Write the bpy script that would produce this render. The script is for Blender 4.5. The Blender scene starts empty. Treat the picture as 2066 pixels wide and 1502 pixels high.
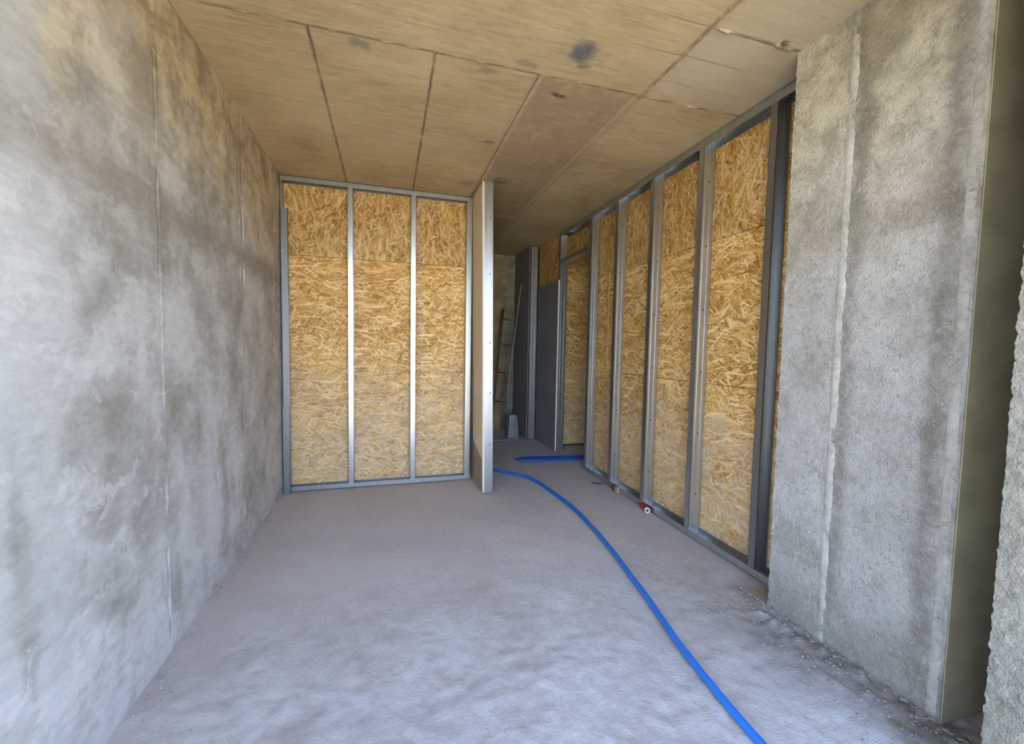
import bpy, bmesh, math, random
from mathutils import Matrix, Vector, noise
random.seed(4)
sc = bpy.context.scene
COL = sc.collection

# ------------------------------------------------------------------ camera
cam_d = bpy.data.cameras.new('camera')
cam = bpy.data.objects.new('camera', cam_d)
COL.objects.link(cam)
YAW, PITCH, ROLL = math.radians(16.4537), math.radians(-3.3175), math.radians(1.0212)
fw = Vector((math.sin(YAW) * math.cos(PITCH), math.cos(YAW) * math.cos(PITCH), math.sin(PITCH)))
rt = Vector((math.cos(YAW), -math.sin(YAW), 0))
up = rt.cross(fw)
rt2 = rt * math.cos(ROLL) + up * math.sin(ROLL)
up2 = -rt * math.sin(ROLL) + up * math.cos(ROLL)
M = Matrix((rt2, up2, -fw)).transposed().to_4x4()
M.translation = (0, 0, 1.2456)
cam.matrix_world = M
cam_d.sensor_width = 36
cam_d.lens = 850.24 / 2066 * 36
cam_d.clip_start = 0.02
cam_d.clip_end = 300
sc.camera = cam

# ------------------------------------------------------------------ sky, sun, exposure
W = bpy.data.worlds.new('sky')
sc.world = W
W.use_nodes = True
wn = W.node_tree
wn.nodes.clear()
wo = wn.nodes.new('ShaderNodeOutputWorld')
wb = wn.nodes.new('ShaderNodeBackground')
wt = wn.nodes.new('ShaderNodeTexCoord')
ws = wn.nodes.new('ShaderNodeSeparateXYZ')
wr = wn.nodes.new('ShaderNodeValToRGB')
wn.links.new(wt.outputs['Generated'], ws.inputs[0])
wn.links.new(ws.outputs['Z'], wr.inputs[0])
wn.links.new(wr.outputs[0], wb.inputs[0])
wn.links.new(wb.outputs[0], wo.inputs[0])
el = wr.color_ramp.elements
el[0].position = 0.0
el[0].color = (0.72, 0.84, 1.0, 1)
el[1].position = 1.0
el[1].color = (0.20, 0.38, 0.88, 1)
e = el.new(0.25)
e.color = (0.55, 0.72, 1.0, 1)
wb.inputs[1].default_value = 9.5
sun_d = bpy.data.lights.new('sun', 'SUN')
sun_d.energy = 42.0
sun_d.color = (1.0, 0.94, 0.82)
sun_d.angle = math.radians(0.6)
sun = bpy.data.objects.new('sun', sun_d)
sun.rotation_euler = Vector((0.62, 0.34, 1.1)).to_track_quat('Z', 'Y').to_euler()
sun.location = (0, 0, 12)
COL.objects.link(sun)
sc.view_settings.view_transform = 'Standard'
sc.view_settings.look = 'None'
sc.view_settings.gamma = 1.0
sc.view_settings.use_curve_mapping = False
sc.view_settings.exposure = 0.0
sc.render.engine = 'CYCLES'
sc.cycles.max_bounces = 7
sc.cycles.diffuse_bounces = 5
sc.cycles.glossy_bounces = 3
sc.cycles.use_denoising = True
sc.cycles.use_adaptive_sampling = True
sc.cycles.adaptive_threshold = 0.03
sc.cycles.caustics_reflective = False
sc.cycles.sample_clamp_indirect = 10

# ------------------------------------------------------------------ node helpers
class NT:
    def __init__(s, name):
        s.m = bpy.data.materials.new(name)
        s.m.use_nodes = True
        s.t = s.m.node_tree
        s.t.nodes.clear()
        s.out = s.t.nodes.new('ShaderNodeOutputMaterial')
        s.b = s.t.nodes.new('ShaderNodeBsdfPrincipled')
        s.t.links.new(s.b.outputs[0], s.out.inputs[0])
        s.co = s.t.nodes.new('ShaderNodeTexCoord').outputs['Object']
        s._sep = None
    def link(s, a, i):
        if hasattr(a, 'is_linked') or hasattr(a, 'links'):
            s.t.links.new(a, i)
        else:
            i.default_value = a
    def put(s, key, v):
        s.link(v, s.b.inputs[key])
    def math(s, op, a, b=0.0, c=0.0, clamp=False):
        n = s.t.nodes.new('ShaderNodeMath')
        n.operation = op
        n.use_clamp = clamp
        s.link(a, n.inputs[0]); s.link(b, n.inputs[1]); s.link(c, n.inputs[2])
        return n.outputs[0]
    def vmath(s, op, a, b=(0, 0, 0)):
        n = s.t.nodes.new('ShaderNodeVectorMath')
        n.operation = op
        s.link(a, n.inputs[0]); s.link(b, n.inputs[1])
        return n.outputs['Value'] if op in ('LENGTH', 'DISTANCE', 'DOT_PRODUCT') else n.outputs[0]
    def noise(s, scale, detail=4, rough=0.6, co=None, stretch=None, color=False, dist=0.0):
        co = co or s.co
        if stretch:
            co = s.vmath('MULTIPLY', co, stretch)
        n = s.t.nodes.new('ShaderNodeTexNoise')
        s.t.links.new(co, n.inputs['Vector'])
        n.inputs['Scale'].default_value = scale
        n.inputs['Detail'].default_value = detail
        n.inputs['Roughness'].default_value = rough
        n.inputs['Distortion'].default_value = dist
        return n.outputs['Color' if color else 'Fac']
    def voro(s, scale, co=None, feature='F1', rnd=1.0):
        n = s.t.nodes.new('ShaderNodeTexVoronoi')
        n.feature = feature
        s.t.links.new(co or s.co, n.inputs['Vector'])
        n.inputs['Scale'].default_value = scale
        n.inputs['Randomness'].default_value = rnd
        return n
    def rng(s, v, a, b, c=0.0, d=1.0, smooth=True):
        n = s.t.nodes.new('ShaderNodeMapRange')
        n.interpolation_type = 'SMOOTHSTEP' if smooth else 'LINEAR'
        n.clamp = True
        s.link(v, n.inputs[0])
        for k, x in zip((1, 2, 3, 4), (a, b, c, d)):
            n.inputs[k].default_value = x
        return n.outputs[0]
    def mix(s, f, a, b, mode='MIX'):
        n = s.t.nodes.new('ShaderNodeMix')
        n.data_type = 'RGBA'
        n.blend_type = mode
        s.link(f, n.inputs[0])
        for x, i in ((a, 6), (b, 7)):
            if isinstance(x, tuple) and len(x) == 3:
                x = x + (1,)
            s.link(x, n.inputs[i])
        return n.outputs[2]
    def ramp(s, v, stops):
        n = s.t.nodes.new('ShaderNodeValToRGB')
        s.link(v, n.inputs[0])
        el = n.color_ramp.elements
        while len(el) < len(stops):
            el.new(0.5)
        for e, (p, c) in zip(el, stops):
            e.position = p
            e.color = tuple(c) + (1,)
        return n.outputs[0]
    def bump(s, h, strength=0.5, dist=0.01, prev=None):
        n = s.t.nodes.new('ShaderNodeBump')
        n.inputs['Strength'].default_value = strength
        n.inputs['Distance'].default_value = dist
        s.t.links.new(h, n.inputs['Height'])
        if prev:
            s.t.links.new(prev, n.inputs['Normal'])
        s.t.links.new(n.outputs[0], s.b.inputs['Normal'])
        return n.outputs[0]
    def xyz(s, k, co=None):
        if co is None:
            if not s._sep:
                s._sep = s.t.nodes.new('ShaderNodeSeparateXYZ')
                s.t.links.new(s.co, s._sep.inputs[0])
            return s._sep.outputs['XYZ'.index(k)]
        n = s.t.nodes.new('ShaderNodeSeparateXYZ')
        s.t.links.new(co, n.inputs[0])
        return n.outputs['XYZ'.index(k)]
    def warped(s, scale, amp):
        c = s.noise(scale, 4, 0.6, color=True)
        d = s.vmath('SUBTRACT', c, (0.5, 0.5, 0.5))
        return s.vmath('ADD', s.co, s.vmath('MULTIPLY', d, (amp, amp, amp)))
    def blob(s, co, c, r, soft=0.6):
        """1 inside an ellipsoid at c with radii r, fading out from `soft` of the radius."""
        d = s.vmath('SUBTRACT', co, c)
        d = s.vmath('MULTIPLY', d, tuple(1.0 / x for x in r))
        return s.rng(s.vmath('LENGTH', d), soft, 1.0, 1.0, 0.0)

def simple(name, col, rough=0.6, metal=0.0, var=0.12, scale=30):
    n = NT(name)
    f = n.noise(scale, 4)
    a = tuple(c * (1 - var) for c in col); b = tuple(min(1, c * (1 + var)) for c in col)
    n.put('Base Color', n.mix(n.rng(f, 0.3, 0.7), a, b))
    n.put('Roughness', rough); n.put('Metallic', metal)
    n.bump(f, 0.15, 0.002)
    return n.m

# ------------------------------------------------------------------ materials
def mat_wall_left():
    n = NT('cast_concrete_left')
    w = n.warped(2.2, 0.5)
    wf = n.warped(7.0, 0.16)
    y, z = n.xyz('Y'), n.xyz('Z')
    wz = n.xyz('Z', w); wy = n.xyz('Y', n.warped(5.0, 0.10)); wfz = n.xyz('Z', wf)
    big = n.noise(1.7, 6, 0.62, co=w)
    mid = n.noise(6.0, 8, 0.68, co=wf)
    col = n.ramp(n.math('ADD', n.math('MULTIPLY', big, 0.55), n.math('MULTIPLY', mid, 0.45)),
                 [(0.40, (0.345, 0.34, 0.315)), (0.47, (0.44, 0.44, 0.43)), (0.53, (0.525, 0.53, 0.535)), (0.62, (0.61, 0.62, 0.64))])
    # ochre towards the ceiling: brown stains, and warm bounce light painted into the colour
    upz = n.rng(n.math('ADD', wz, n.math('MULTIPLY', mid, 0.3)), 1.75, 2.55)
    col = n.mix(n.math('MULTIPLY', upz, 0.75), col, n.ramp(mid, [(0.42, (0.33, 0.24, 0.12)), (0.58, (0.64, 0.52, 0.29))]))
    # smooth pale first lift next to the opening
    pale = n.math('MULTIPLY', n.rng(wy, 1.36, 1.46, 1, 0), n.rng(mid, 0.25, 0.5, 0.7, 1.0))
    col = n.mix(n.math('MULTIPLY', pale, 0.8), col, (0.50, 0.51, 0.51))
    # damp pour line at 1.75 m
    band = n.math('MULTIPLY', n.rng(n.math('ABSOLUTE', n.math('SUBTRACT', wfz, 1.76)), 0.0, 0.13, 1, 0), n.rng(big, 0.3, 0.55, 0.5, 1.0))
    col = n.mix(n.math('MULTIPLY', band, 0.75), col, (0.27, 0.235, 0.195))
    # dark mottled damp patches in the first panel
    m = None
    for c, r in (((-.83, 1.62, 1.05), (.6, .17, .16)), ((-.83, 1.66, .78), (.6, .20, .15)), ((-.83, 1.60, .45), (.6, .16, .20)),
                 ((-.83, 1.58, 1.42), (.6, .14, .14)), ((-.83, 1.85, .62), (.6, .14, .3)), ((-.83, 2.18, .85), (.6, .16, .2)),
                 ((-.83, 1.55, 2.45), (.6, .20, .22)), ((-.83, 1.86, 2.2), (.6, .16, .35)), ((-.83, 2.1, .25), (.6, .25, .18)),
                 ((-.83, 1.27, .62), (.6, .05, .5))):
        b = n.blob(w if r[1] > .06 else wf, c, r, 0.1)
        m = b if m is None else n.math('MAXIMUM', m, b)
    m = n.math('MULTIPLY', m, n.rng(mid, 0.38, 0.58, 0.25, 1.0))
    col = n.mix(n.math('MULTIPLY', m, 0.72), col, (0.25, 0.24, 0.205))
    # white lime runs
    st = n.noise(9, 5, 0.6, stretch=(1, 1, 0.16))
    lime = n.math('MULTIPLY', n.math('MAXIMUM', n.blob(wf, (-.83, 2.42, .55), (.6, .16, .85), .3), n.math('MAXIMUM', n.blob(wf, (-.83, 2.72, .42), (.6, .15, .55), .3), n.blob(wf, (-.83, 2.05, .25), (.6, .4, .2), .2))), n.rng(st, 0.38, 0.56))
    col = n.mix(n.math('MULTIPLY', lime, 0.75), col, (0.62, 0.63, 0.67))
    # fine trowel streaks
    crisp = n.noise(3.4, 9, 0.74, co=wf)
    lowz = n.rng(z, 1.9, 1.5)
    a1 = n.math('MULTIPLY', n.rng(crisp, 0.535, 0.585), n.math('ADD', 0.25, n.math('MULTIPLY', lowz, 0.35)))
    col = n.mix(a1, col, (0.62, 0.625, 0.62))
    a2 = n.math('MULTIPLY', n.rng(crisp, 0.47, 0.40), n.rng(wy, 1.38, 1.5, 0.1, 0.38))
    col = n.mix(a2, col, (0.27, 0.255, 0.21))
    fine = n.noise(40, 6, 0.7, stretch=(1, 0.35, 1))
    col = n.mix(0.5, col, n.ramp(fine, [(0.3, (0.36, 0.36, 0.36)), (0.7, (0.63, 0.63, 0.63))]), 'OVERLAY')
    n.put('Base Color', col)
    n.put('Roughness', 0.85)
    h = n.math('ADD', n.math('MULTIPLY', fine, 0.6), n.math('MULTIPLY', mid, 0.7))
    n.bump(h, 0.5, 0.006)
    return n.m

def mat_wall_rough(name='rough_concrete', light=1.0):
    n = NT(name)
    w = n.warped(3.0, 0.4)
    wf = n.warped(9.0, 0.12)
    z = n.xyz('Z'); wfz = n.xyz('Z', wf); wfy = n.xyz('Y', wf)
    big = n.noise(2.0, 6, 0.6, co=w)
    mid = n.noise(10, 8, 0.7)
    fine = n.noise(60, 6, 0.75)
    pore = n.noise(130, 4, 0.8)
    col = n.ramp(n.math('ADD', n.math('MULTIPLY', big, 0.6), n.math('MULTIPLY', mid, 0.4)),
                 [(0.36, (0.28, 0.26, 0.22)), (0.46, (0.41, 0.395, 0.36)), (0.56, (0.49, 0.48, 0.455)), (0.66, (0.56, 0.55, 0.535))])
    upz = n.rng(n.xyz('Z', w), 1.4, 2.3)  # upper wall tinted cream, mostly warm light put into the colour
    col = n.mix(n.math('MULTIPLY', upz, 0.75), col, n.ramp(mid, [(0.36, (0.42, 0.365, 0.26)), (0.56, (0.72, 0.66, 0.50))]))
    tp = n.math('MAXIMUM', n.blob(w, (1.78, 1.26, 2.42), (.6, .20, .26), .2), n.math('MAXIMUM', n.blob(w, (1.78, 1.10, 2.55), (.6, .25, .13), .2), n.blob(wf, (1.78, 1.23, 2.12), (.6, .06, .22), .2)))  # brown stain by the ridge and the lintel's diagonal shadow, both as colour
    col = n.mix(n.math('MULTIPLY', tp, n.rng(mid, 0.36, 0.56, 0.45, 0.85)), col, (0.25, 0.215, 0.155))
    band = n.math('MULTIPLY', n.rng(n.math('ABSOLUTE', n.math('SUBTRACT', wfz, 1.75)), 0.01, 0.10, 1, 0), 0.7)
    col = n.mix(band, col, (0.36, 0.32, 0.27))
    blot = n.rng(n.noise(4.5, 7, 0.68, co=wf), 0.50, 0.62)
    col = n.mix(n.math('MULTIPLY', blot, 0.45), col, (0.26, 0.235, 0.185))
    pale = n.rng(n.noise(5.5, 6, 0.65, co=w), 0.54, 0.64)
    col = n.mix(n.math('MULTIPLY', pale, 0.35), col, (0.60, 0.58, 0.53))
    # dirt beside the ridges and at the foot
    j1 = n.rng(n.math('ABSOLUTE', n.math('SUBTRACT', wfy, 1.262)), 0.0, 0.06, 1, 0)
    j2 = n.rng(n.math('ABSOLUTE', n.math('SUBTRACT', wfy, 0.955)), 0.0, 0.06, 1, 0)
    dirt = n.math('MULTIPLY', n.math('MAXIMUM', j1, j2), n.rng(mid, 0.35, 0.55, 0.35, 1.0))
    foot = n.rng(wfz, 0.0, 0.28, 0.9, 0.0)
    dirt = n.math('MAXIMUM', dirt, n.math('MULTIPLY', foot, n.rng(mid, 0.3, 0.6, 0.4, 1.0)))
    col = n.mix(n.math('MULTIPLY', dirt, 0.75), col, (0.20, 0.18, 0.15))
    pits = n.rng(n.noise(48, 6, 0.78), 0.40, 0.47, 1, 0)
    col = n.mix(n.math('MULTIPLY', pits, 0.5), col, (0.24, 0.225, 0.19))
    tips = n.rng(n.noise(52, 6, 0.78, co=wf), 0.54, 0.62)
    col = n.mix(n.math('MULTIPLY', tips, 0.35), col, (0.66, 0.65, 0.61))
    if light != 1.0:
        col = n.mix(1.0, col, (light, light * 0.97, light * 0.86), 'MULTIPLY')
    n.put('Base Color', col)
    n.put('Roughness', 0.9)
    pv = n.voro(150, n.warped(60, 0.02)).outputs['Distance']
    h = n.math('ADD', n.math('ADD', n.math('MULTIPLY', fine, 0.9), n.math('MULTIPLY', pore, 0.7)), n.math('MULTIPLY', pv, -0.6))
    n.bump(h, 0.7, 0.010)
    return n.m

def mat_ceiling():
    n = NT('board_marked_ceiling')
    w = n.warped(2.0, 0.35)
    wf = n.warped(10.0, 0.10)
    big = n.noise(1.5, 5, 0.55, co=w)
    grain = n.noise(6, 7, 0.7, stretch=(1.0, 7.0, 1))
    mid = n.noise(12, 7, 0.7)
    col = n.ramp(n.math('ADD', n.math('MULTIPLY', big, 0.5), n.math('MULTIPLY', grain, 0.5)),
                 [(0.36, (0.37, 0.275, 0.15)), (0.50, (0.51, 0.40, 0.235)), (0.62, (0.61, 0.49, 0.31))])
    x, y = n.xyz('X'), n.xyz('Y'); wx, wyy = n.xyz('X', wf), n.xyz('Y', wf)
    # reddish-brown oiled formwork print in the middle bay
    rb = n.math('MULTIPLY', n.rng(wx, 0.68, 0.74), n.math('MULTIPLY', n.rng(wx, 1.34, 1.24), n.rng(wyy, 2.02, 2.1)))
    rb = n.math('MULTIPLY', rb, n.rng(mid, 0.35, 0.6, 0.5, 1.0))
    col = n.mix(n.math('MULTIPLY', rb, 0.7), col, (0.31, 0.215, 0.14))
    # paler grey bay by the stud wall
    gb = n.math('MULTIPLY', n.rng(wx, 1.28, 1.36), n.rng(wyy, 2.1, 1.95))
    col = n.mix(n.math('MULTIPLY', gb, 0.5), col, (0.58, 0.51, 0.40))
    col = n.mix(n.rng(mid, 0.55, 0.75, 0, 0.35), col, (0.60, 0.49, 0.33))
    # blue-grey smears where the formwork film stuck
    for c, r, k, cc in (((.855, 1.845, 2.6), (.085, .10, .3), .9, (0.10, 0.125, 0.14)), ((.90, 1.93, 2.6), (.04, .03, .3), .7, (.15, .16, .16)), ((.88, 2.19, 2.6), (.07, .022, .3), .95, (0.06, 0.065, 0.08)),
                     ((-.12, 2.11, 2.6), (.07, .045, .3), .75, (0.2, 0.20, 0.17)), ((.64, 2.8, 2.6), (.05, .04, .3), .6, (0.12, 0.13, 0.15)),
                     ((.88, 3.42, 2.6), (.09, .10, .3), .55, (0.09, 0.08, 0.08)), ((.64, 3.55, 2.6), (.10, .10, .3), .6, (0.18, 0.17, 0.15)), ((1.67, 1.52, 2.6), (.035, .025, .3), .95, (0.05, 0.035, 0.02)),
                     ((.47, 2.10, 2.6), (.08, .03, .3), .5, (0.2, 0.18, 0.13)), ((.63, 2.0, 2.6), (.10, .035, .3), .5, (0.2, 0.18, 0.14))):
        b = n.math('MULTIPLY', n.blob(wf, c, r, 0.35), n.rng(mid, 0.38, 0.5, 0.3, 1.0))
        col = n.mix(n.math('MULTIPLY', b, k), col, cc)
    # dark seep and pale laitance along the sheet joints
    wj = n.warped(14.0, 0.012)
    jx, jy = n.xyz('X', wj), n.xyz('Y', wj)
    def near(c, v, w_):
        return n.rng(n.math('ABSOLUTE', n.math('SUBTRACT', v, c)), w_ * 0.2, w_, 1, 0)
    deep = n.rng(y, 2.04, 2.06)
    jm = near(2.05, jy, .013)
    for c in (-.33, .21):
        jm = n.math('MAXIMUM', jm, n.math('MULTIPLY', near(c, jx, .013), deep))
    shallow = n.rng(y, 2.06, 2.04)
    jm = n.math('MAXIMUM', jm, n.math('MULTIPLY', near(1.30, jx, .020), n.rng(y, 2.1, 2.0, 0.15, 1.0)))
    jm = n.math('MAXIMUM', jm, n.math('MULTIPLY', near(1.54, jy, .015), n.rng(x, 1.28, 1.32)))
    jm = n.math('MULTIPLY', jm, n.rng(n.noise(5, 5, 0.7), 0.35, 0.58, 0.25, 1.0))
    col = n.mix(n.math('MULTIPLY', jm, 0.8), col, (0.17, 0.14, 0.08))
    pl = n.math('MULTIPLY', near(.735, jx, .018), n.math('MULTIPLY', deep, n.rng(mid, 0.4, 0.6, .2, .9)))
    pl = n.math('MAXIMUM', pl, n.math('MULTIPLY', n.math('MULTIPLY', near(1.27, jx, .012), deep), .6))
    pl = n.math('MAXIMUM', pl, n.math('MULTIPLY', near(3.95, jy, .012), n.math('MULTIPLY', n.rng(x, .8, .85), .7)))
    col = n.mix(n.math('MULTIPLY', pl, 0.6), col, (0.62, 0.52, 0.36))
    # tiny pores
    p = n.noise(70, 3, 0.6)
    col = n.mix(n.rng(p, 0.70, 0.78, 0, 0.5), col, (0.14, 0.10, 0.06))
    # faint board lines running across the room
    yl = n.math('FRACT', n.math('MULTIPLY', n.math('ADD', y, n.math('MULTIPLY', mid, 0.01)), 5.5))
    line = n.rng(n.math('ABSOLUTE', n.math('SUBTRACT', yl, 0.5)), 0.0, 0.025, 1, 0)
    line = n.math('MULTIPLY', line, n.math('MULTIPLY', n.rng(big, 0.45, 0.6), n.rng(y, 2.1, 1.9, 0.2, 0.9)))
    col = n.mix(line, col, (0.27, 0.175, 0.09))
    n.put('Base Color', col)
    n.put('Roughness', 0.75)
    n.bump(n.math('ADD', grain, n.math('MULTIPLY', mid, 0.6)), 0.35, 0.006)
    return n.m

def mat_floor():
    n = NT('dusty_screed')
    w = n.warped(1.8, 0.6)
    wf = n.warped(8, 0.15)
    big = n.noise(1.6, 6, 0.62, co=w)
    mid = n.noise(9, 8, 0.7)
    fine = n.noise(55, 6, 0.75)
    col = n.ramp(n.math('ADD', n.math('MULTIPLY', big, 0.6), n.math('MULTIPLY', mid, 0.4)),
                 [(0.38, (0.40, 0.365, 0.345)), (0.50, (0.50, 0.475, 0.46)), (0.62, (0.575, 0.565, 0.56))])
    x, y = n.xyz('X', wf), n.xyz('Y', wf)
    # far floor painted paler against light falloff; brownish dust along the left wall
    far = n.rng(n.xyz('Y', w), 1.7, 2.5)
    col = n.mix(n.math('MULTIPLY', far, 0.65), col, (0.60, 0.56, 0.575))
    lft = n.rng(n.xyz('X', w), -0.75, -0.45, 1, 0)
    col = n.mix(n.math('MULTIPLY', lft, 0.4), col, (0.46, 0.40, 0.375))
    # dark crumbs and dirt at the foot of the rough wall
    d = n.math('MAXIMUM', n.blob(w, (1.68, 1.25, 0), (.42, .50, 2), .1), n.blob(w, (1.70, .85, 0), (.30, .35, 2), .1))
    d = n.math('MULTIPLY', d, n.rng(mid, 0.35, 0.6, 0.3, 1))
    col = n.mix(n.math('MULTIPLY', d, 0.75), col, (0.17, 0.15, 0.14))
    d2 = n.blob(wf, (1.82, 1.68, 0), (.16, .16, 2), .1)
    col = n.mix(n.math('MULTIPLY', d2, 0.6), col, (0.26, 0.19, 0.13))
    col = n.mix(n.rng(fine, 0.38, 0.25, 0, 0.35), col, (0.26, 0.245, 0.235))
    n.put('Base Color', col)
    n.put('Roughness', 0.9)
    h = n.math('ADD', n.math('MULTIPLY', fine, 0.6), n.math('MULTIPLY', mid, 1.0))
    n.bump(n.math('ADD', h, n.math('MULTIPLY', n.noise(140, 4, 0.8), 0.35)), 0.8, 0.012)
    return n.m

def mat_osb(name, plane, vertical, tone=1.0):
    """oriented strand board: five layers of long flakes laid over each other."""
    n = NT(name)
    # board-plane coordinates: u along the board, v across
    sep = n.t.nodes.new('ShaderNodeSeparateXYZ')
    n.t.links.new(n.co, sep.inputs[0])
    u, v = sep.outputs[1 if plane == 'x' else 0], sep.outputs[2]
    if vertical:
        u, v = v, u
    c = n.t.nodes.new('ShaderNodeCombineXYZ')
    n.t.links.new(u, c.inputs[0]); n.t.links.new(v, c.inputs[1])
    P = c.outputs[0]
    dn = n.vmath('SUBTRACT', n.noise(9, 3, 0.6, co=P, color=True), (0.5, 0.5, 0.5))
    P = n.vmath('ADD', P, n.vmath('MULTIPLY', dn, (0.022, 0.022, 0)))
    top = None; tone_v = None
    for k, (ang, sx, sy) in enumerate(((3, 7, 58), (-18, 8, 75), (28, 9, 66), (-47, 10, 74), (66, 11, 72), (11, 14, 150), (-33, 20, 170), (44, 22, 160))):
        mp = n.t.nodes.new('ShaderNodeMapping')
        mp.vector_type = 'TEXTURE'
        n.t.links.new(P, mp.inputs[0])
        mp.inputs['Location'].default_value = (0.37 * k, 0.21 * k, 0.13 * k)
        mp.inputs['Rotation'].default_value = (0, 0, math.radians(ang))
        mp.inputs['Scale'].default_value = (1 / sx, 1 / sy, 1)
        vo = n.voro(1.0, mp.outputs[0])
        s = n.t.nodes.new('ShaderNodeSeparateColor')
        n.t.links.new(vo.outputs['Color'], s.inputs[0])
        fb = n.noise(1.0, 3, 0.7, co=mp.outputs[0], stretch=(0.9, 5.0, 1))
        tk = n.math('ADD', n.math('MULTIPLY', s.outputs[1], 0.50), n.math('MULTIPLY', fb, 0.62))
        hgt = n.math('SUBTRACT', n.math('ADD', s.outputs[0], 0.08 if k < 2 else 0.0), n.math('MULTIPLY', vo.outputs['Distance'], 0.55))
        if top is None:
            top, tone_v = hgt, tk
        else:
            g = n.math('GREATER_THAN', hgt, top)
            mx = n.t.nodes.new('ShaderNodeMix')
            n.t.links.new(g, mx.inputs[0]); n.t.links.new(tone_v, mx.inputs[2]); n.t.links.new(tk, mx.inputs[3])
            tone_v = mx.outputs[0]
            top = n.math('MAXIMUM', top, hgt)
    fib = n.noise(70, 4, 0.7, co=P, stretch=(0.3, 1.6, 1))
    patch = n.noise(3.2, 5, 0.65, co=P)
    t = n.math('ADD', n.math('ADD', n.math('MULTIPLY', tone_v, 0.85), n.math('MULTIPLY', fib, 0.12)), n.math('MULTIPLY', n.math('SUBTRACT', patch, 0.5), 0.45))
    T = tone
    col = n.ramp(t, [(0.26, (0.26 * T, 0.11 * T, 0.02 * T)), (0.40, (0.54 * T, 0.285 * T, 0.065 * T)), (0.56, (0.76 * T, 0.46 * T, 0.145 * T)), (0.74, (0.92 * T, 0.70 * T, 0.37 * T))])
    speck = n.rng(n.noise(38, 4, 0.75, co=P, stretch=(0.6, 1.5, 1)), 0.60, 0.70)
    col = n.mix(n.math('MULTIPLY', speck, 0.65), col, (0.22, 0.09, 0.02))
    gap = n.rng(top, 0.30, 0.60, 1, 0)
    col = n.mix(n.math('MULTIPLY', gap, 0.80), col, (0.16, 0.07, 0.015))
    # cement dust clinging to the lower metre
    dz = n.math('ADD', sep.outputs[2], n.math('MULTIPLY', n.noise(3.5, 5, 0.65), -1.6))
    dust = n.math('MULTIPLY', n.rng(dz, 0.55 if plane == 'y' else 0.2, -0.35), n.rng(n.noise(14, 5, 0.7), 0.35, 0.6, 0.3, 1.0))
    col = n.mix(n.math('MULTIPLY', dust, 0.55), col, (0.58, 0.49, 0.36))
    lo = n.rng(sep.outputs[2], 0.2, 2.0)
    n.put('Base Color', col)
    n.put('Roughness', 0.65)
    n.bump(n.math('ADD', top, n.math('MULTIPLY', fib, 0.25)), 0.35, 0.004)
    return n.m

def mat_metal(name='galvanised_steel', base=0.54, rough=0.31):
    n = NT(name)
    streak = n.noise(14, 5, 0.6, stretch=(3, 3, 0.15))
    sp = n.voro(90)
    f = n.math('ADD', n.math('MULTIPLY', streak, 0.75), n.math('MULTIPLY', sp.outputs['Distance'], 0.3))
    n.put('Base Color', n.ramp(f, [(0.25, (base * .72, base * .76, base * .80)), (0.65, (base * 1.02, base * 1.05, base * 1.08))]))
    n.put('Metallic', 0.88)
    n.put('Roughness', rough)
    return n.m

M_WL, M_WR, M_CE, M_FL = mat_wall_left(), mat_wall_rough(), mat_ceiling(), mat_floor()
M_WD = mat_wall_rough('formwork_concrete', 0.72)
def mat_joint():
    n = NT('pale_joint_mortar')
    f = n.noise(45, 6, 0.78); g = n.noise(6, 5, 0.7)
    n.put('Base Color', n.ramp(n.math('ADD', n.math('MULTIPLY', f, 0.5), n.math('MULTIPLY', g, 0.5)), [(0.38, (0.26, 0.245, 0.205)), (0.48, (0.42, 0.405, 0.36)), (0.6, (0.56, 0.55, 0.51))]))
    n.put('Roughness', 0.9)
    n.bump(f, 0.7, 0.008)
    return n.m
M_PM = mat_joint()
M_WO = simple('olive_formwork_concrete', (0.42, 0.375, 0.24), 0.9, 0, 0.16, 5)
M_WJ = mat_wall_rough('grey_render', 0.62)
M_OX_V = mat_osb('osb_side_vertical', 'x', True, 0.80)
M_OX_H = mat_osb('osb_side_flat', 'x', False, 1.0)
M_OY_V = mat_osb('osb_back_vertical', 'y', True, 0.80)
M_OY_H = mat_osb('osb_back_flat', 'y', False, 1.0)
M_ME = mat_metal()
M_MD = mat_metal('weathered_shade_steel', 0.34, 0.36)  # darker steel: loose channels, and shade painted onto the end stud
M_PB = simple('plasterboard_card', (0.80, 0.67, 0.48), 0.8, 0, 0.06, 4)
M_PD = simple('plasterboard_dark', (0.36, 0.30, 0.20), 0.8, 0, 0.08, 6)  # darker card tone for the strip near the floor
M_PG = simple('plasterboard_grey', (0.20, 0.20, 0.215), 0.8, 0, 0.08, 3)
M_GY = simple('gypsum_edge', (0.82, 0.80, 0.76), 0.8, 0, 0.05, 20)
M_SCREW = simple('screw_steel', (0.10, 0.10, 0.11), 0.5, 0.6)
M_BLUE = simple('blue_pipe_plastic', (0.016, 0.155, 0.56), 0.38, 0, 0.06, 15)
M_NAVY = simple('dark_blue_pipe_plastic', (0.012, 0.075, 0.38), 0.42, 0, 0.08, 15)
M_RED = simple('red_plastic', (0.42, 0.02, 0.025), 0.4)
M_REDH = simple('red_rubber', (0.22, 0.03, 0.03), 0.5)
M_WHITE = simple('white_plastic', (0.75, 0.74, 0.72), 0.4)
M_BLACK = simple('black_rubber', (0.03, 0.03, 0.035), 0.6)
M_WOOD = simple('orange_pine', (0.62, 0.34, 0.14), 0.7, 0, 0.15, 12)
M_BROWN = simple('rusty_brown', (0.16, 0.06, 0.03), 0.8)
M_STONE = simple('mortar_crumb', (0.30, 0.28, 0.27), 0.9, 0, 0.4, 50)
M_FILM = simple('milky_film', (0.25, 0.26, 0.28), 0.35, 0, 0.12, 9)

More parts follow.
